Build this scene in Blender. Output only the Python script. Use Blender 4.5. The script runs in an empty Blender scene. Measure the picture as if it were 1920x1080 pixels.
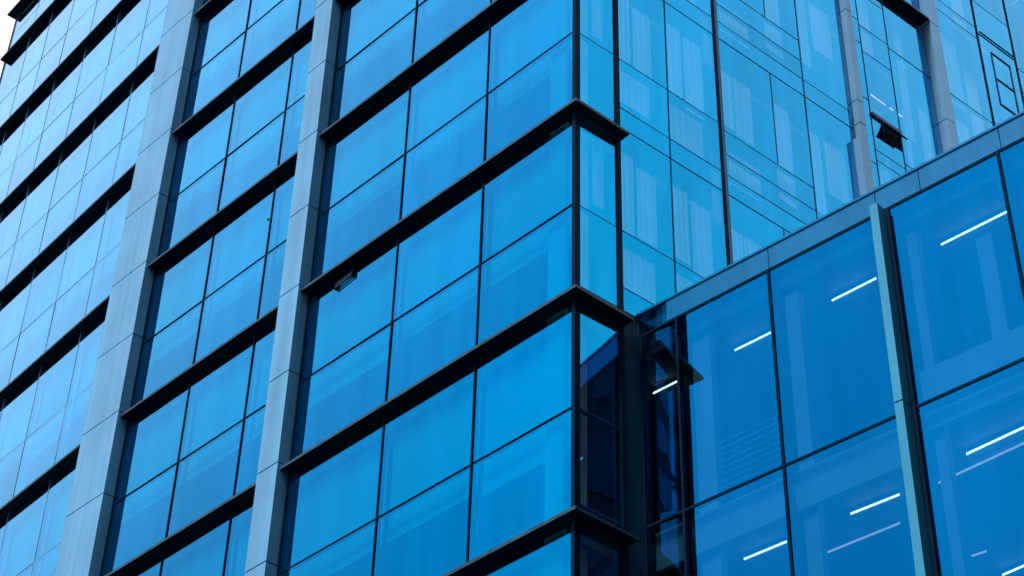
import bpy, math, random
from mathutils import Vector, Matrix
random.seed(7)
S = 4.0                       # metres per storey; the plan below is laid out in storeys
ZB = 24.2                     # height of ledge 0 above the street
C = bpy.context.scene.collection
sc = bpy.context.scene

# ------------------------------------------------------------------ camera
cam_d = bpy.data.cameras.new('camera'); cam = bpy.data.objects.new('camera', cam_d); C.objects.link(cam)
fw = Vector((-0.56786408, 0.52961662, 0.63010842)); rt = Vector((0.69488371, 0.71878271, 0.0220918)); up = Vector((0.44121086, -0.45039722, 0.77619284))
M = Matrix(((rt.x, up.x, -fw.x), (rt.y, up.y, -fw.y), (rt.z, up.z, -fw.z))).to_4x4()
M.translation = Vector((4.0496896*S, -4.10998458*S, -5.64944103*S+ZB))
cam.matrix_world = M
cam_d.sensor_width = 36.0; cam_d.lens = 3599.9538/1920*36.0
cam_d.clip_start = 0.1; cam_d.clip_end = 6000
sc.camera = cam

# ------------------------------------------------------------------ sky and sun
SUN_EL, SUN_AZ = math.radians(55), math.radians(272)     # azimuth measured from +X, anticlockwise
W = bpy.data.worlds.new('World'); sc.world = W; W.use_nodes = True
wn, wl = W.node_tree.nodes, W.node_tree.links
wn.clear()
sky = wn.new('ShaderNodeTexSky'); sky.sky_type = 'NISHITA'; sky.sun_disc = False
sky.sun_elevation = SUN_EL; sky.sun_rotation = math.radians(90)-SUN_AZ
sky.air_density = 1.3; sky.dust_density = 1.0; sky.ozone_density = 1.5
tc = wn.new('ShaderNodeTexCoord')
nz = wn.new('ShaderNodeTexNoise'); nz.inputs['Scale'].default_value = 1.6; nz.inputs['Detail'].default_value = 5; nz.inputs['Roughness'].default_value = 0.5
mp = wn.new('ShaderNodeMapping'); mp.inputs['Location'].default_value = (0.35, 0.2, 0.1)
cr = wn.new('ShaderNodeValToRGB'); cr.color_ramp.elements[0].position = 0.35; cr.color_ramp.elements[1].position = 0.65; cr.color_ramp.elements[0].color = (.78, .78, .78, 1)
# a bank of bright cloud low in the west, behind the tower
dp = wn.new('ShaderNodeVectorMath'); dp.operation = 'DOT_PRODUCT'; dp.inputs[1].default_value = Vector((-0.68, 0.04, 0.73)).normalized()
mr = wn.new('ShaderNodeMapRange'); mr.interpolation_type = 'SMOOTHSTEP'; mr.inputs[1].default_value = 0.83; mr.inputs[2].default_value = 0.965; mr.inputs[3].default_value = 0.0; mr.inputs[4].default_value = 1.0
mix2 = wn.new('ShaderNodeMix'); mix2.data_type = 'RGBA'; mix2.inputs['B'].default_value = (8.2, 8.5, 8.7, 1)
dp3 = wn.new('ShaderNodeVectorMath'); dp3.operation = 'DOT_PRODUCT'; dp3.inputs[1].default_value = Vector((0.55, 0.58, 0.62)).normalized()
mr3 = wn.new('ShaderNodeMapRange'); mr3.interpolation_type = 'SMOOTHSTEP'; mr3.inputs[1].default_value = 0.72; mr3.inputs[2].default_value = 0.96; mr3.inputs[4].default_value = 0.85
mix3 = wn.new('ShaderNodeMix'); mix3.data_type = 'RGBA'; mix3.inputs['B'].default_value = (6.0, 6.9, 7.6, 1)
sc1 = wn.new('ShaderNodeMath'); sc1.operation = 'MULTIPLY'; sc1.inputs[1].default_value = 0.85
mixc = wn.new('ShaderNodeMix'); mixc.data_type = 'RGBA'
mixc.inputs['B'].default_value = (4.7, 5.4, 6.1, 1)
# overcast brightness: three times as bright overhead as at the horizon
sx = wn.new('ShaderNodeSeparateXYZ'); ce = wn.new('ShaderNodeMapRange'); ce.inputs[1].default_value = 0.0; ce.inputs[2].default_value = 1.0; ce.inputs[3].default_value = 0.28; ce.inputs[4].default_value = 1.52
cs = wn.new('ShaderNodeVectorMath'); cs.operation = 'SCALE'
bg = wn.new('ShaderNodeBackground'); bg.inputs[1].default_value = 0.12
wo = wn.new('ShaderNodeOutputWorld')
wl.new(tc.outputs['Generated'], mp.inputs[0]); wl.new(mp.outputs[0], nz.inputs['Vector']); wl.new(nz.outputs['Fac'], cr.inputs[0])
wl.new(cr.outputs[0], sc1.inputs[0])
wl.new(tc.outputs['Generated'], dp.inputs[0]); wl.new(dp.outputs['Value'], mr.inputs[0])
wl.new(sc1.outputs[0], mixc.inputs['Factor']); wl.new(mr.outputs[0], mix2.inputs['Factor'])
wl.new(sky.outputs[0], mixc.inputs['A']); wl.new(tc.outputs['Generated'], sx.inputs[0]); wl.new(sx.outputs['Z'], ce.inputs[0]); wl.new(mixc.outputs['Result'], cs.inputs[0]); wl.new(ce.outputs[0], cs.inputs['Scale']); wl.new(tc.outputs['Generated'], dp3.inputs[0]); wl.new(dp3.outputs['Value'], mr3.inputs[0]); wl.new(mr3.outputs[0], mix3.inputs['Factor']); wl.new(cs.outputs[0], mix3.inputs['A']); wl.new(mix3.outputs['Result'], mix2.inputs['A']); wl.new(mix2.outputs['Result'], bg.inputs[0]); wl.new(bg.outputs[0], wo.inputs[0])
sd = bpy.data.lights.new('sun', 'SUN'); sd.energy = 1.2; sd.angle = math.radians(12); sd.color = (1.0, 0.98, 0.95)
so = bpy.data.objects.new('sun', sd); C.objects.link(so)
dv = Vector((math.cos(SUN_EL)*math.cos(SUN_AZ), math.cos(SUN_EL)*math.sin(SUN_AZ), math.sin(SUN_EL)))
so.rotation_euler = dv.to_track_quat('Z', 'Y').to_euler(); so.location = dv*200

vs = sc.view_settings; vs.view_transform = 'Standard'; vs.look = 'None'; vs.gamma = 1; vs.exposure = 0.8
sc.cycles.max_bounces = 10; sc.cycles.transparent_max_bounces = 12; sc.cycles.glossy_bounces = 5
sc.cycles.caustics_reflective = False; sc.cycles.caustics_refractive = False

# ------------------------------------------------------------------ materials
def new_mat(name):
    m = bpy.data.materials.new(name); m.use_nodes = True
    nt = m.node_tree; b = nt.nodes.get('Principled BSDF')
    return m, nt, b
def nd(nt, t, **kw):
    n = nt.nodes.new(t)
    for k, v in kw.items(): setattr(n, k, v)
    return n
def posnode(nt, scale):
    g = nd(nt, 'ShaderNodeNewGeometry'); mp = nd(nt, 'ShaderNodeMapping'); mp.inputs['Scale'].default_value = scale
    nt.links.new(g.outputs['Position'], mp.inputs[0]); return mp.outputs[0]
def noise(nt, scale3, scale=1.0, detail=4.0, rough=.5):
    n = nd(nt, 'ShaderNodeTexNoise'); n.inputs['Scale'].default_value = scale; n.inputs['Detail'].default_value = detail; n.inputs['Roughness'].default_value = rough
    nt.links.new(posnode(nt, scale3), n.inputs['Vector']); return n.outputs['Fac']
def ramp(nt, fac, lo, hi, p0=.3, p1=.7):
    r = nd(nt, 'ShaderNodeMapRange'); r.inputs[1].default_value = p0; r.inputs[2].default_value = p1; r.inputs[3].default_value = lo; r.inputs[4].default_value = hi
    nt.links.new(fac, r.inputs[0]); return r.outputs[0]
def surf(name, col, rough=.5, metal=0.0, var=.12, streak=0.0, scale=1.5, spec=.5, bump=0.0):
    m, nt, b = new_mat(name)
    f = ramp(nt, noise(nt, (1, 1, 1), scale, 5), 1-var, 1+var)
    if streak:
        s = ramp(nt, noise(nt, (5, 5, .12), 1.0, 4, .6), 1-streak, 1+streak)
        mm = nd(nt, 'ShaderNodeMath', operation='MULTIPLY'); nt.links.new(f, mm.inputs[0]); nt.links.new(s, mm.inputs[1]); f = mm.outputs[0]
    vm = nd(nt, 'ShaderNodeVectorMath', operation='SCALE'); vm.inputs[0].default_value = col[:3]
    nt.links.new(f, vm.inputs['Scale']); nt.links.new(vm.outputs[0], b.inputs['Base Color'])
    b.inputs['Roughness'].default_value = rough; b.inputs['Metallic'].default_value = metal; b.inputs['Specular IOR Level'].default_value = spec
    if bump:
        bp = nd(nt, 'ShaderNodeBump'); bp.inputs['Strength'].default_value = bump; bp.inputs['Distance'].default_value = .02
        nt.links.new(noise(nt, (1, 1, 1), 14, 4), bp.inputs['Height']); nt.links.new(bp.outputs[0], b.inputs['Normal'])
    return m
def glass(name, tint, trans, r0=.72, wave=.5, var=.08, rough=.008):
    """coated solar glass: tinted mirror that whitens at grazing angles, the rest seen through"""
    m, nt, b = new_mat(name); nt.nodes.remove(b); L = nt.links
    out = nt.nodes['Material Output']
    lw = nd(nt, 'ShaderNodeLayerWeight'); lw.inputs['Blend'].default_value = .5
    pw = nd(nt, 'ShaderNodeMath', operation='POWER'); pw.inputs[1].default_value = 5.0; L.new(lw.outputs['Facing'], pw.inputs[0])
    oi = nd(nt, 'ShaderNodeObjectInfo')
    v1 = ramp(nt, oi.outputs['Random'], 1-var, 1+var, 0, 1)
    v2 = ramp(nt, noise(nt, (2.2, 2.2, .25), 1.0, 3, .55), 1-var, 1+var)
    vv = nd(nt, 'ShaderNodeMath', operation='MULTIPLY'); L.new(v1, vv.inputs[0]); L.new(v2, vv.inputs[1])
    vc = nd(nt, 'ShaderNodeVectorMath', operation='SCALE'); vc.inputs[0].default_value = tint; L.new(vv.outputs[0], vc.inputs['Scale'])
    mc = nd(nt, 'ShaderNodeMix', data_type='RGBA'); mc.inputs['B'].default_value = (1, 1, 1, 1)
    L.new(vc.outputs[0], mc.inputs['A'])
    fz = ramp(nt, pw.outputs[0], 0, 1.35, .018, 1.0); nt.links.new(fz, mc.inputs['Factor'])
    gl = nd(nt, 'ShaderNodeBsdfGlossy'); gl.inputs['Roughness'].default_value = rough; L.new(mc.outputs['Result'], gl.inputs['Color'])
    bp = nd(nt, 'ShaderNodeBump'); bp.inputs['Strength'].default_value = wave; bp.inputs['Distance'].default_value = .004
    L.new(noise(nt, (1, 1, .55), 1.1, 2, .4), bp.inputs['Height']); L.new(bp.outputs[0], gl.inputs['Normal'])
    tr = nd(nt, 'ShaderNodeBsdfTransparent'); tr.inputs['Color'].default_value = (*trans, 1)
    fr = ramp(nt, pw.outputs[0], r0, 1.0, 0, 1)
    ms = nd(nt, 'ShaderNodeMixShader'); L.new(fr, ms.inputs[0]); L.new(tr.outputs[0], ms.inputs[1]); L.new(gl.outputs[0], ms.inputs[2])
    L.new(ms.outputs[0], out.inputs['Surface'])
    return m
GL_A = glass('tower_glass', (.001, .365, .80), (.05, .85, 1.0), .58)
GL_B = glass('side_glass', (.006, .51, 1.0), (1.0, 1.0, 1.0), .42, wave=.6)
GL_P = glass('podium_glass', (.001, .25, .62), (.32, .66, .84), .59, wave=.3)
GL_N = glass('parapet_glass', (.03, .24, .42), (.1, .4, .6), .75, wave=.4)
FRAME = surf('dark_frame', (.004, .030, .070), .6, 0, .2, spec=.02)
PALEFR = surf('blue_frame', (.15, .40, .64), .5, 0, .15, spec=.2)
GREYFR = surf('grey_frame', (.06, .20, .34), .5, 0, .15, spec=.1)
PANEL = surf('aluminium_cladding', (.175, .49, .80), .5, 0, .10, .14, .8, .2)
PIER = surf('lightened_pier_cladding', (.26, .60, .98), .5, 0, .08, .10, .8, .2)  # cladding colour lightened to make up for weak skylight on the piers
TEAL = surf('teal_cladding', (.06, .44, .72), .5, 0, .06, .06, .8, .2)
BAND = surf('teal_parapet_panel', (.002, .25, .58), .45, 0, .10, .08, 1.2, .12)
PANELJ = surf('joint_core_room_shade', (.01, .02, .03), .8)  # near-black core behind the joints; also stands in for the unlit room
LEDGE = surf('ledge_metal_shaded', (.003, .022, .040), .55, 0, .25, 0, 3, .1)
FASCIA = surf('ledge_fascia_lit', (.045, .10, .15), .5, 0, .35, 0, 4, .15)
RAIL = surf('blue_rail', (.02, .14, .28), .55, 0, .2, spec=.05)
BLIND = surf('blind_fabric', (.75, .78, .8), .8, 0, .05, .03)
CURT = surf('curtain_fabric', (.8, .82, .85), .85, 0, .06, .12)
WHITE = surf('interior_white', (.8, .8, .8), .7, 0, .04)
DARKIN = surf('interior_dark', (.02, .035, .05), .8)
CEIL = surf('ceiling_board', (.20, .24, .28), .8)
CONC = surf('concrete', (.3, .3, .3), .85, 0, .15, .05, 2, .3, .3)
VENTM = surf('vent_slat', (.05, .10, .15), .5, spec=.1)
ROOFM = surf('roof_membrane', (.12, .13, .14), .9)
ASPH = surf('asphalt', (.05, .05, .052), .9, 0, .2, 0, 3, .3, .3)
def emit(name, col, st):
    m, nt, b = new_mat(name); nt.nodes.remove(b)
    e = nd(nt, 'ShaderNodeEmission'); e.inputs[0].default_value = (*col, 1); e.inputs[1].default_value = st
    nt.links.new(e.outputs[0], nt.nodes['Material Output'].inputs[0]); return m
LAMP = emit('lamp_tube', (1.0, .86, .82), 3.6)
LAMPD = emit('lamp_tube_dim', (1.0, .66, .66), .7)

# ------------------------------------------------------------------ frames and builders
class Frame:
    def __init__(s, o, u, n): s.o = Vector((*o, 0)); s.u = Vector((*u, 0)); s.n = Vector((*n, 0)).normalized()
    def p(s, u, n, z): v = s.o+s.u*u+s.n*n+Vector((0, 0, z)); return Vector((v.x*S, v.y*S, v.z*S+ZB))
BA, PA, PD = .0701, .0614, .3424
P_, Q_ = .050, .064
A3S = .058
FA = Frame((0, 0), (1, 0), (0, -1))
F3 = Frame((-3.5477, 0), (1, -A3S), (-A3S, -1))    # u = x + 3.5477, the wing past the broad column turns back a little
FB = Frame((0, 0), (BA, 1), (1, -BA))
FP = Frame((0, PD), (1, PA), (PA, -1))
X3 = 3.5477

class MB:
    def __init__(s, fr): s.f = fr; s.v = []; s.q = []; s.mi = []; s.mats = []
    def _m(s, m):
        if m not in s.mats: s.mats.append(m)
        return s.mats.index(m)
    def quad(s, pts, m):
        b = len(s.v); s.v += pts; s.q.append(tuple(range(b, b+len(pts)))); s.mi.append(s._m(m))
    def box(s, u0, u1, n0, n1, z0, z1, m, mtop=None, mbot=None, mfront=None):
        P = s.f.p; b = len(s.v)
        s.v += [P(u0, n0, z0), P(u1, n0, z0), P(u1, n1, z0), P(u0, n1, z0), P(u0, n0, z1), P(u1, n0, z1), P(u1, n1, z1), P(u0, n1, z1)]
        fs = [(0, 1, 2, 3), (4, 7, 6, 5), (0, 4, 5, 1), (1, 5, 6, 2), (2, 6, 7, 3), (3, 7, 4, 0)]
        ms = [mbot or m, mtop or m, m, m, mfront or m, m]
        for f, mm in zip(fs, ms): s.q.append(tuple(b+i for i in f)); s.mi.append(s._m(mm))
        return s
    def bar(s, a, b_, w, d, m):
        """thin bar between two (u,n,z) points: width w in z, depth d in n"""
        P = s.f.p; b = len(s.v)
        for c in (a, b_):
            for dz, dn in ((-w/2, -d/2), (-w/2, d/2), (w/2, d/2), (w/2, -d/2)): s.v.append(P(c[0], c[1]+dn, c[2]+dz))
        for f in ((0, 1, 2, 3), (7, 6, 5, 4), (0, 4, 5, 1), (1, 5, 6, 2), (2, 6, 7, 3), (3, 7, 4, 0)): s.q.append(tuple(b+i for i in f)); s.mi.append(s._m(m))
    def prism(s, poly, z0, z1, m, mside=None):
        """poly = list of world-plan points in storeys, anticlockwise seen from above"""
        n = len(poly); b = len(s.v)
        for z in (z0, z1):
            for (x, y) in poly: s.v.append(Vector((x*S, y*S, z*S+ZB)))
        s.q.append(tuple(b+i for i in reversed(range(n)))); s.mi.append(s._m(m))
        s.q.append(tuple(b+n+i for i in range(n))); s.mi.append(s._m(mside or m))
        for i in range(n):
            j = (i+1) % n; s.q.append((b+i, b+j, b+n+j, b+n+i)); s.mi.append(s._m(mside or m))
    def build(s, name, parent=None):
        o0 = root_loc(parent) if parent else Vector((0, 0, 0))
        me = bpy.data.meshes.new(name); me.from_pydata([tuple(v-o0) for v in s.v], [], s.q)
        for m in s.mats: me.materials.append(m)
        for p, i in zip(me.polygons, s.mi): p.material_index = i
        import bmesh
        bm = bmesh.new(); bm.from_mesh(me)
        if len(s.q) > 1: bmesh.ops.recalc_face_normals(bm, faces=bm.faces)
        bm.to_mesh(me); bm.free(); me.update()
        o = bpy.data.objects.new(name, me); C.objects.link(o)
        if parent: o.parent = parent
        return o
def root_loc(o):
    v = Vector((0, 0, 0))
    while o is not None: v += o.location; o = o.parent
    return v
def tag(o, label, cat=None, group=None, kind=None):
    if label: o['label'] = label
    if cat: o['category'] = cat
    if group: o['group'] = group
    if kind: o['kind'] = kind
    return o
def thing(name, label, cat, loc, group=None):
    o = bpy.data.objects.new(name, None); C.objects.link(o); o.location = loc; o.empty_display_size = .3
    return tag(o, label, cat, group)

def pane(fr, u0, u1, z0, z1, m, parent, tilt=.0028, n=0.0, splay=0.0):
    """one sheet of glass, very slightly out of true as real units are"""
    a, b, c, d = [random.uniform(-tilt, tilt) for _ in range(4)]
    h = (u1-u0)*.5
    tu, tz = random.uniform(-tilt, tilt), random.uniform(-tilt, tilt)
    def off(su, sz): return n+(splay if su > 0 else 0.0)+su*tu*h+sz*tz*(z1-z0)*.5
    mb = MB(fr); P = fr.p; t = .006
    f = [P(u0, off(-1, -1), z0), P(u1, off(1, -1), z0), P(u1, off(1, 1), z1), P(u0, off(-1, 1), z1)]
    mb.quad(f, m)
    o = mb.build('pane', parent)
    # make the outward side the front
    return o

# ------------------------------------------------------------------ ground
g = MB(Frame((0, 0), (1, 0), (0, 1))); g.quad([Vector((-3000, -3000, 0)), Vector((3000, -3000, 0)), Vector((3000, 3000, 0)), Vector((-3000, 3000, 0))], ASPH)
tag(g.build('ground'), None, None, None, 'structure')

# ------------------------------------------------------------------ an unseen block added across the street to shade the sides that face it
opp = thing('added_shade_block', 'unseen concrete block with window bands, added across the street to shade the tower', 'building', (47, -20, 0))
ob = MB(Frame((0, 0), (1, 0), (0, -1)))
DCON = surf('dark_concrete', (.05, .06, .07), .85, 0, .15, .08)
ob.prism([(7.2, -20), (13, -20), (13, -.6), (7.2, -.6)], -ZB/S, 15.5, DCON)
ob.build('tower_wall', opp)
ob = MB(Frame((0, 0), (1, 0), (0, -1)))
ob.prism([(7.25, -.6), (13, -.6), (13, 9), (7.25, 9)], -ZB/S, 5.4, DCON)
ob.build('wall', opp)
OGL = surf('opposite_glass', (.02, .03, .04), .1)
for i in range(19):
    wb = MB(Frame((0, 0), (1, 0), (0, -1))); wb.box(7.17, 7.2, .9, 19.6, -5.2+i*1.1, -4.6+i*1.1, OGL); wb.build('window_band', opp)
    if i < 9: wb = MB(Frame((0, 0), (1, 0), (0, -1))); wb.box(7.22, 7.25, -8.6, .3, -5.2+i*1.1, -4.6+i*1.1, OGL); wb.build('window_band', opp)

# ------------------------------------------------------------------ the tower
tower = thing('office_tower', 'tall office tower of blue glass with pale columns and dark ledges', 'building', (-6.0, 6.0, 0))
ZT = -.5211
MW, TH = .0085, .0065           # mullion width, transom height
def window_a(fr, xs, k, zt, gl, blinds=True, edge=(True, True), MW=MW, TH=TH, FRAME=FRAME, z0=None, PR=1.0):
    """one storey of one bay: glass panes in a dark grid, blinds behind the upper row"""
    z0, z1 = (k-1 if z0 is None else z0), k-.0145
    mb = MB(fr)
    for i, x in enumerate(xs):
        w = MW
        if (i == 0 and not edge[0]) or (i == len(xs)-1 and not edge[1]): continue
        mb.box(x-w/2, x+w/2, -.022, .0045*PR, z0, z1, FRAME)
    for a, b in zip(xs, xs[1:]):
        a2, b2 = a+MW/2, b-MW/2
        mb.box(a2, b2, -.018, .0030*PR, zt+k-TH/2, zt+k+TH/2, FRAME)
        mb.box(a2, b2, -.018, .0018, z0, z0+.006, FRAME)
    win = mb.build('window', tower)
    for a, b in zip(xs, xs[1:]):
        a2, b2 = a+MW/2, b-MW/2
        pane(fr, a2, b2, zt+k+TH/2, z1, gl, win); pane(fr, a2, b2, z0, zt+k-TH/2, gl, win)
    if blinds:
        for a, b in zip(xs, xs[1:]):
            drop = random.choice((.07, .09, .09, .095, .10, .13))
            bl = MB(fr); bl.box(a+.016, b-.016, -.052, -.049, zt+k-drop, z1-.085, BLIND); bl.build('blind', win)
    return win

XB1 = [-1.7503, -1.1139, -.5569, -.004]
XB2 = [-3.2122, -2.6748, -2.1576, -1.89]
XB3 = [-6.35+X3, -5.97+X3, -5.635+X3, -5.265+X3, -4.84+X3, -4.41+X3, -3.96+X3, -3.555+X3]
ZT3 = -.53
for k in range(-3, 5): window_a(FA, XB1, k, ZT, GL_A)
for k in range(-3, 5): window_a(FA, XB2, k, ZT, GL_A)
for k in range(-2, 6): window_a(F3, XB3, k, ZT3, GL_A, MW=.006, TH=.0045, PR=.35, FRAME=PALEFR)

# columns of the street face, clad in panels with open joints every half storey
def column(fr, u0, u1, nf, z0, z1, joints, nb=-.05, m=PANEL, name='column'):
    mb = MB(fr); g = .0035
    mb.box(u0+.006, u1-.006, nb, nf-.006, z0, z1, PANELJ)
    zs = [z0]+[j for j in joints if z0 < j < z1]+[z1]
    for a, b in zip(zs, zs[1:]):
        P = fr.p
        for (x0, x1, n0, n1) in ((u0, u1, nf-.005, nf), (u0, u0+.005, nb, nf-.005), (u1-.005, u1, nb, nf-.005)):
            mb.box(x0, x1, n0, n1, a+g, b-g, m)
    return mb.build(name, tower)
J = [.022+.5*i for i in range(-11, 16)]
column(FA, -1.9012, -1.755, Q_, -6.04, 5.56, J)
column(FA, -3.5477, -3.217, Q_, -6.04, 5.56, J)

# ledges: thin shelves, underside coloured darker for shade, lip paler as if lit
LT = .0145
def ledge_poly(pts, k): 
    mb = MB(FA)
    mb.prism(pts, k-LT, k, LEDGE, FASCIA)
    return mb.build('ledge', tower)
BL = .262
def bpt(y, off): v = FB.o+FB.u*y+FB.n*off; return (v.x, v.y)
for k in range(-3, 5):
    ledge_poly([(-1.756, -P_), (P_+P_*BA, -P_), bpt(BL, P_), bpt(BL, -.02), (-.02, .02), (-1.756, .02)], k)
for k in range(-3, 5): ledge_poly([(-3.218, -P_), (-1.900, -P_), (-1.900, .02), (-3.218, .02)], k)
def f3(u, n): v = F3.o+F3.u*u+F3.n*n; return (v.x, v.y)
ZR = 5.565
wtop = window_a(F3, XB3, ZR, 5.30-ZR, GL_A, MW=.006, TH=.0045, PR=.35, FRAME=PALEFR, z0=5.0, blinds=False)
ledge_poly([f3(-6.44+X3, P_+.01), f3(-3.53+X3, P_+.01), f3(-3.53+X3, -.02), f3(-6.44+X3, -.02)], ZR+.004)
for k in range(-2, 6): ledge_poly([f3(-6.353+X3, P_), f3(-3.53+X3, P_), f3(-3.53+X3, -.02), f3(-6.353+X3, -.02)], k)

# corner post
cp = MB(FA); cp.box(-.0092, .0092, -.02, .0095, -6.04, 4, FRAME); cp.build('corner_post', tower)

# ------------------------------------------------------------------ side face (B)
ZA, ZC = .1793, .0609          # the two rails of each spandrel
ZTB = -.5211
def window_b(u0, u1, k, rails, inset=0.0, gl=GL_B, curtain=None, w0=.011, w1=.011, zlo=None, zhi=None):
    zb, zt_ = (k-1+ZC, k+ZC) if zlo is None else (zlo, zhi)
    mb = MB(FB)
    zs = [zb]+[r for r in rails if zb < r < zt_]+[zt_]; zs.sort()
    for r in zs: mb.box(u0+w0/2, u1-w1/2, -.02, .0010, r-.0022, r+.0022, RAIL)
    mb.box(u0+w0/2, u0+w0/2+.004, -.021, -.004, zs[0], zs[-1], FRAME)
    win = mb.build('window', tower)
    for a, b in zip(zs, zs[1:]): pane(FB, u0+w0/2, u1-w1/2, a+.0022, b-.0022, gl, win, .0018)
    return win
def curtain(u0, u1, z0, z1, parent, n=-.04, amp=.0022, waves=None):
    mb = MB(FB); N = 28; waves = waves or max(3, int((u1-u0)/.035)); ph = random.random()*6
    P = FB.p; pts = []
    for i in range(N+1):
        t = i/N; pts.append((u0+(u1-u0)*t, n+amp*math.sin(t*waves*6.283+ph)+amp*.4*math.sin(t*waves*2.3*6.283)))
    b = len(mb.v)
    for (u, nn) in pts: mb.v += [P(u, nn, z0), P(u, nn, z1), P(u, nn-.002, z0), P(u, nn-.002, z1)]
    for i in range(N):
        a = b+4*i
        mb.q += [(a, a+4, a+5, a+1), (a+2, a+3, a+7, a+6)]; mb.mi += [0, 0]
    mb.mats = [CURT]
    return mb.build('curtain', parent)
posts = MB(FB)
for k in range(-3, 5):
    # the narrow return next to the corner
    w = window_b(.0092, .238, k, [k-1+ZC, k+ZTB], zlo=k-1+.0, zhi=k-LT, w0=0, w1=.02)
    if k >= 0:
        curtain(.075, .125, k-.95, k-.03, w, -.06); curtain(.135, .2, k-.42, k-.05, w, -.045)
    else:
        curtain(.1, .14, k-.95, k-.03, w, -.09)
for k in range(0, 5):
    for (a, b) in ((.238, .550), (.550, .884)):
        w = window_b(a, b, k, [k-1+ZA, k+ZTB])
        wd = b-a
        for (f0, f1, zt0, zb0) in ((.12, .42, -.02, -.47), (.48, .84, -.04, -.48), (.10, .78, -.54, -.74)):
            curtain(a+wd*f0, a+wd*f1, k+zb0+random.uniform(-.03, .03), k+zt0+random.uniform(-.02, .02), w, -.045)
    # past the grey fin
    w = window_b(.884, 1.498, k, [k-1+ZA, k-.547, k-.692], w0=.02)
    ex = MB(FB); ex.box(1.252, 1.258, -.02, .0014, k-.54, k+ZC-.004, RAIL); ex.build('mullion', w)
    curtain(.92, 1.04, k-.42, k-.06, w, -.06); curtain(1.05, 1.17, k-.44, k-.06, w, -.06); curtain(1.30, 1.42, k-.70, k-.07, w, -.045); curtain(.97, 1.17, k-.8, k-.6, w, -.045)
    w = window_b(1.498, 1.855, k, [k-1+ZA])
    curtain(1.55, 1.63, k-.62, k-.1, w, -.045); curtain(1.66, 1.81, k-.45, k-.1, w, -.045)
for (u, wd, nf, zl) in ((.238, .022, .008, -6.04), (.550, .0065, .0018, -1.0), (1.498, .0075, .0018, -1.0)):
    pm = MB(FB); pm.box(u-wd/2, u+wd/2, -.022, nf, zl, 4, FRAME if u < .3 else RAIL); pm.build('mullion', tower)
fin = MB(FB); fin.box(.879, .894, -.02, .012, -1.0, 4, GREYFR, mfront=GREYFR); fin.box(.8745, .879, -.02, .009, -1.0, 4, FRAME); fin.build('fin', tower)
pan = MB(FB); pan.box(.2495, .341, -.03, -.004, -6.04, -.9, surf('navy_panel', (.02, .09, .16), .5, 0, .15, .1, spec=.1)); pan.build('corner_panel', tower)

# the bay between the two side piers
JB = [.17+i*.5 for i in range(-6, 10)]
def pier(u0, u1, nf, z0, z1, joints):
    return column(FB, u0, u1, nf, z0, z1, joints, nb=-.03, m=PIER, name='pier')
pier(1.868, 1.915, .034, .985, 4.4, [1.10, 1.26, 1.93])
pier(1.838, 1.905, .042, -1.0, .985, [.4])
pier(2.595, 2.668, .052, -1.0, 4.4, [1.36, 1.58, 2.33])
for (a, b, zs) in ((1.915, 2.007, (-.9, -.2, .3, .735, .915, 1.365, 1.785, 1.965, 2.365, 2.66, 3.3, 4.06)),
                   (2.007, 2.238, (-.9, -.4, .3, .765, .95, 1.025, None, 1.255, 1.735, 1.935, 2.21, 2.56, 3.3, 4.06)),
                   (2.238, 2.592, (-.9, -.14, .46, 1.065, 1.915, 2.56, 3.3, 4.06))):
    mb = MB(FB); lst = [z for z in zs if z is not None]
    for z in lst: mb.box(a+.005, b-.005, -.02, .0010, z-.0024, z+.0024, RAIL if z not in (1.255,) else GREYFR)
    mb.box(a+.005, a+.009, -.021, -.004, lst[0], lst[-1], FRAME)
    if a == 2.007: mb.box(a+.005, b-.005, -.02, .012, 1.262, 1.282, GREYFR)
    win = mb.build('window', tower)
    for z0, z1 in zip(lst, lst[1:]):
        if a == 2.007 and z0 == 1.025: continue
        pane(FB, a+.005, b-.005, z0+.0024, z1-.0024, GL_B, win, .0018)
    if a > 2.2:
        curtain(2.36, 2.42, 1.36, 2.16, win, -.045); curtain(2.48, 2.56, 1.06, 1.66, win, -.045); curtain(2.34, 2.38, 1.06, 1.56, win, -.045)
    if a == 2.007:
        # an awning sash propped wide open on a black box painted as the unlit room; fixed glass left of it and under it
        ua, ub = 2.092, 2.228
        fx = MB(FB); fx.box(ua-.006, ua, -.02, .003, 1.150, 1.252, FRAME); fx.box(ua, b-.005, -.02, .003, 1.144, 1.150, FRAME); fx.build('sash_frame', win)
        pane(FB, a+.005, ua-.006, 1.028, 1.252, GL_B, win, .0018); pane(FB, ua-.006, b-.005, 1.028, 1.144, GL_B, win, .0018)
        bx = MB(FB); bx.box(ua, b-.006, -.16, -.03, 1.146, 1.251, PANELJ); bx.build('room_shade_box', win)
        sm = MB(FB)
        t0, t1 = (.006, 1.247), (.044, 1.198)
        sm.bar((ua, t0[0], t0[1]), (ub, t0[0], t0[1]), .006, .006, FRAME); sm.bar((ua, t1[0], t1[1]), (ub, t1[0], t1[1]), .006, .006, FRAME)
        for (xa, xb) in ((ua, ua+.006), (ub-.006, ub)):
            sm.bar((xa+.003, t0[0], t0[1]), (xa+.003, t1[0], t1[1]), .006, .004, FRAME)
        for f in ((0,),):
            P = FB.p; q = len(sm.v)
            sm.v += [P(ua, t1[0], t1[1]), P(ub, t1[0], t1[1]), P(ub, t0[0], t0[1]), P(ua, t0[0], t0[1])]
            sm.q.append((q, q+1, q+2, q+3)); sm.mi.append(sm._m(DARKIN))  # sash glass coloured dark to give its underside shade
        sash = sm.build('sash', win); tag(sash, 'window sash propped open over a black gap')
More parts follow.
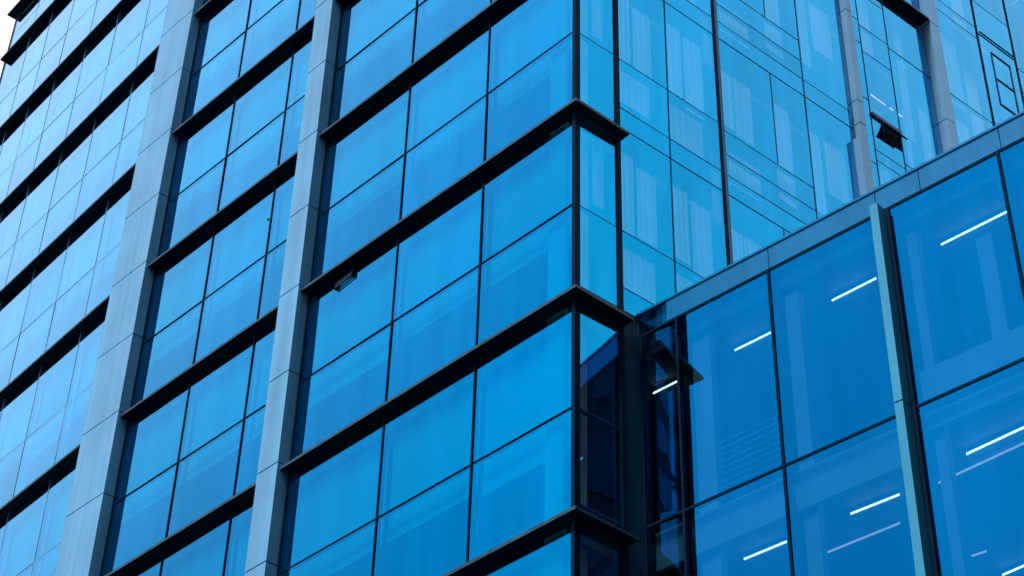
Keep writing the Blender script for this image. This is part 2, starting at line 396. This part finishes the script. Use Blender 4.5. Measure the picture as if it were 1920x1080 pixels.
for (u, wd) in ((2.007, .007), (2.238, .0075)):
    pm = MB(FB); pm.box(u-wd/2, u+wd/2, -.022, .0018, -1.0, 4, RAIL); pm.build('mullion', tower)
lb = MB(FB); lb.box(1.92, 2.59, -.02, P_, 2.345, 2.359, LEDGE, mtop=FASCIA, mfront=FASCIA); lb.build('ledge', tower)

# beyond the second pier
for (a, b, zs) in ((2.672, 3.122, (-.9, .1, 1.0, 1.907, 2.593, 2.69, 3.4, 4.06)), (3.122, 3.475, (-.9, .4, 1.2, 1.925, 2.655, 2.94, 3.5, 4.06)), (3.475, 4.0, (-.9, .6, 1.6, 2.40, 2.60, 3.5, 4.06)), (4.0, 4.6, (-.9, .6, 1.6, 2.45, 3.4, 4.06))):
    mb = MB(FB)
    for z in zs: mb.box(a+.005, b-.005, -.02, .0010, z-.0022, z+.0022, RAIL)
    mb.box(a-.005, a+.005, -.022, .005, zs[0], zs[-1], FRAME)
    win = mb.build('window', tower)
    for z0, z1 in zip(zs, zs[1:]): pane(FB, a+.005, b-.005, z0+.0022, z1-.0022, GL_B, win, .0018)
    if abs(a-3.122) < .01:
        fm = MB(FB)
        for (ua, ub, za, zb) in ((3.226, 3.234, 2.13, 2.56), (3.396, 3.404, 2.13, 2.56)): fm.box(ua, ub, .001, .004, za, zb, RAIL)
        for z in (2.135, 2.345, 2.555): fm.box(3.234, 3.396, .001, .005, z-.004, z+.004, RAIL)
        fm.build('casement', win)
        hm = MB(FB); hm.box(3.14, 3.465, .0045, .010, 2.660, 2.670, FRAME); hm.build('head_rail', win)
        curtain(3.17, 3.22, 2.70, 2.90, win, -.05); 
    else:
        curtain(a+.08, a+.3, 1.95, 2.5, win, -.07, .006); curtain(a+.05, a+.25, 1.55, 1.78, win, -.04)

# inside of the tower: floors, ceilings, a core wall and white columns
for k in range(-4, 6):
    if k < 4:
        sl = MB(FA); sl.prism([(-3.25, .07), (-.07, .07), (-.07+.3*BA, .3), (.03, 4.6), (-3.25, 4.6)], k-.04, k-.006, CEIL); sl.build('floor_slab', tower)
    sl = MB(F3); sl.box(-6.3+X3, -3.6+X3, -1.9, -.07, k-.04, k-.006, CEIL); sl.build('floor_slab', tower)
cw = MB(FA); cw.prism([(-6.0, 1.75), (-1.3, 1.75), (-1.3, 4.5), (-6.0, 4.5)], -6.04, 5.5, DARKIN); cw.build('core_wall', tower)
for (x0, x1) in ((-.18, -.085),):
    ic = MB(FA); ic.box(x0, x1, -.047, -.028, -6.0, 3.9, WHITE); ic.build('interior_column', tower)
for y0 in (1.2, 2.5, 3.5):
    ic = MB(FB); ic.box(y0, y0+.12, -.5, -.38, -1.0, 3.9, WHITE); ic.build('interior_column', tower)

# rest of the shell: what the street face stands on, and the roof
sh = MB(FA); sh.box(-3.21, -.012, -.03, -.002, -6.04, -4.0, GL_A); sh.build('lower_wall', tower)
sh = MB(F3); sh.box(-6.35+X3, -3.56+X3, -.03, -.002, -6.04, -3.0, GL_A); sh.build('lower_wall', tower)
sh = MB(F3); sh.box(-6.385+X3, -6.35+X3, -2.2, .003, -6.04, 5.55, FRAME); sh.build('end_wall', tower)
rf = MB(FA); rf.prism([(-6.4, .2), (-3.55, .02), (-3.55, 4.5), (-6.4, 4.5)], 5.575, 5.63, ROOFM); rf.prism([(-3.54, .01), (0, .01), (.2, 4.6), (-3.54, 4.6)], 4.41, 4.47, ROOFM); rf.build('roof', tower)
bw = MB(FA); bw.prism([(-6.35, 4.5), (.2, 4.6), (.2, 4.7), (-6.35, 4.6)], -6.04, 4.4, DARKIN); bw.build('rear_wall', tower)

pw = MB(FB); pw.box(.0095, 4.62, -.03, .006, 4.064, 4.5, BAND); pw.build('roof_parapet', tower)
pw = MB(FA); pw.box(-3.215, -.0005, -.03, .006, 4.002, 4.5, BAND); pw.build('roof_parapet', tower)
# small fittings on the street face
vt = MB(FA)
for i, z in enumerate((-.066, -.080, -.094)): vt.bar((-1.535, .008+.003*i, z-.004), (-1.420, .008+.003*i, z+.008), .005, .006, VENTM)
vt.box(-1.540, -1.535, .001, .016, -.106, -.060, FRAME); vt.box(-1.420, -1.415, .001, .016, -.094, -.052, FRAME)
tag(vt.build('vent', tower), 'small slatted vent tucked under a ledge')
br = MB(FA); br.box(-2.175, -2.166, .004, .011, .708, .718, FRAME); br.box(-2.173, -2.168, .011, .015, .711, .716, GREYFR); br.build('bracket', tower)

# ------------------------------------------------------------------ the lower block
pod = thing('glass_annex', 'lower block of deep blue glass with a flat parapet, in front of the tower', 'building', tuple(FP.p(1.2, -1.0, -ZB/S)))
ZP, ZG, RH = -.912, -1.0198, .8851
UP = [.026, .2035, .6444, 1.168, 1.632, 2.09, 2.55]
def window_p(a, b, r):
    zt_, zb = ZG-RH*r, ZG-RH*(r+1)
    mb = MB(FP)
    wl_ = .012
    mb.box(a-.0055, a+.0055, -.022, .0045, zb, zt_, FRAME)
    mb.box(a+.0055, b-.0055, -.02, .0032, zb-.0050, zb+.0050, FRAME)
    if r == 0: mb.box(a+.0055, b-.0055, -.02, .0032, zt_-.009, zt_, FRAME)
    win = mb.build('window', pod)
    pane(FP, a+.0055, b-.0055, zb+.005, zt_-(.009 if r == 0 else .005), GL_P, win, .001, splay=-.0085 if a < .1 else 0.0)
    bh = MB(FP); bh.box(a+.012, b-.012, -.060, -.040, zt_-((.08 if a > 1.1 else .17) if r else .07), zt_-.012, BLIND); bh.build('bulkhead', win)
    return win
for r in range(0, 3):
    for a, b in zip(UP, UP[1:]): 
        w = window_p(a, b, r)
        if r == 0 and a < .5 and a > .2:
            for i in range(8):
                bl = MB(FP); bl.box(a+.15, b-.02, -.036, -.033, ZG-RH+.05+i*.028, ZG-RH+.0530+i*.028, BLIND)
                bl.build('blind_slat', w)
        if r == 0 and abs(a-1.168) < .01:
            sl = MB(FP); sl.box(a+.03, b-.01, -.04, -.025, ZG-RH+.03, ZG-RH+.15, BLIND); sl.box(b-.15, b-.09, -.04, -.027, ZG-RH+.15, ZG-.3, BLIND); sl.build('sill_board', w)
# parapet band of teal panels
pb = MB(FP)
xs = [.026, .158, .652, 1.134, 1.32, 1.65, 2.05, 2.6]
for a, b in zip(xs[1:], xs[2:]): pb.box(a+.0018, b-.0018, -.03, .004, ZG+.002, ZP-.006, BAND)
pb.build('parapet', pod)
pg = pane(FP, xs[0]+.002, xs[1]-.002, ZG+.002, ZP-.007, GL_N, pod, .0005); pg.name = 'parapet_pane'
cpn = MB(FP); cpn.box(.026, 2.6, -.05, .009, ZP-.006, ZP+.004, BAND); cpn.build('coping', pod)
pc = MB(FP); pc.box(1.133, 1.166, -.02, .052, -6.04, -1.896, TEAL); pc.box(1.133, 1.166, -.02, .052, -1.890, ZG+.001, TEAL); pc.box(1.136, 1.163, -.02, .049, -1.896, -1.890, PANELJ)
pc.build('column', pod)
cm = MB(FP); cm.box(1.166, 1.184, -.02, .006, -6.04, ZG, FRAME); cm.build('mullion', pod)
for z in (ZG-RH, ZG-2*RH):
    s_ = MB(FP); s_.box(-.3, 2.6, -1.7, -.10, z-.070, z-.006, CEIL); s_.build('floor_slab', pod)
s_ = MB(FP); s_.box(.03, 2.6, -1.9, -.05, ZG-.044, ZG+.03, ROOFM); s_.box(-.1, 2.6, -1.7, -.1, ZG-.055, ZG-.045, CEIL); s_.build('roof', pod)
s_ = MB(FP); s_.box(-.3, 2.6, -1.9, -1.75, -6.04, ZG-.1, DARKIN); s_.build('rear_wall', pod)
s_ = MB(FP); s_.box(2.6, 2.63, -1.9, .004, -6.04, ZP, GREYFR); s_.build('end_wall', pod)
s_ = MB(FP); s_.box(.01, 2.6, -.03, -.002, -6.04, ZG-3*RH-.005, GL_P); s_.build('lower_wall', pod)
for (x, w_) in ((.225, .085), (.665, .06), (1.20, .04)):
    ic = MB(FP); ic.box(x, x+w_, -.10, -.064, -6.0, ZG-.1, WHITE); ic.build('interior_column', pod)

# ------------------------------------------------------------------ strip lights seen through the glass
def strip(p0, p1, z, label, w=.0030, dim=False, group='strip lights behind the glass of the lower block', fr=None):
    a = Vector((p0[0]*S, p0[1]*S, z*S+ZB)); b = Vector((p1[0]*S, p1[1]*S, z*S+ZB))
    mid = (a+b)/2; d = (b-a); L = d.length; d.normalize(); s = Vector((-d.y, d.x, 0)); hw = w*S/2
    root = thing('ceiling_light', label, 'light', mid, group)
    def bx(name, ws, l, z0, z1, m):
        v = []
        for zz in (z0, z1):
            for (e, f) in ((-1, -1), (1, -1), (1, 1), (-1, 1)): v.append(tuple(d*(e*l/2)+s*(f*ws)+Vector((0, 0, zz))))
        me = bpy.data.meshes.new(name); me.from_pydata(v, [], [(3, 2, 1, 0), (4, 5, 6, 7), (0, 1, 5, 4), (1, 2, 6, 5), (2, 3, 7, 6), (3, 0, 4, 7)])
        me.materials.append(m); o = bpy.data.objects.new(name, me); C.objects.link(o); o.parent = root; return o
    bx('housing', hw*1.3, L+.02, .03, .09, CEIL)
    bx('diffuser', hw, L, 0, .03, LAMPD if dim else LAMP)
    return root
G1 = 'strip lights behind the glass of the lower block'
strip((1.241, .635), (1.529, .651), -1.1, 'long white strip light in the top right pane, right of the slim column')
strip((.755, .614), (.955, .624), -1.1, 'white strip light high in the pane directly left of the slim column')
strip((.291, .594), (.463, .605), -1.1, 'white strip light in the top row, second one out from the dark inner corner')
strip((-.131, .583), (-.006, .589), -1.1, 'short white strip light nearest the dark inner corner')
strip((1.211, .639), (1.50, .642), -2.0, 'bright strip light in the lower right pane, upper of its two')
strip((.703, .665), (.900, .683), -2.0, 'bright white strip light in the lower row just left of the slim column')
strip((.236, .639), (.424, .652), -2.0, 'white strip light in the lower row left of the dark mullion')
strip((1.04, .717), (1.40, .718), -2.0, 'thin dim strip light under the bright one, right of the slim column', .0026, True)
strip((.439, .808), (.791, .832), -2.0, 'thin dim strip light sloping under the bright one, left of the slim column', .0026, True)
strip((.84, 1.189), (.898, 1.198), -2.0, 'tiny strip light deep inside, right of the slim column near the bottom', .0022, True)
strip((.842, 1.377), (.99, 1.374), -2.0, 'strip light deep inside, cut by the bottom right corner', .0026)
G2 = 'small lights behind the side windows of the tower'
strip((-.141, 2.478), (-.136, 2.60), 1.935, 'faint strip light above the open window sash, behind the side of the tower', .0026, True, G2)
strip((-.132, 2.634), (-.126, 2.745), 1.935, 'second faint strip light above the open window sash, farther right', .003, True, G2)
G3 = 'small lights behind the street face of the tower'
strip((-5.90, .858), (-5.62, .845), .95, 'faint strip light at the lower left edge under a ledge, upper of two', .004, True, G3)
strip((-5.95, .938), (-5.776, .928), .95, 'faint strip light at the lower left edge under a ledge, lower of two', .004, True, G3)
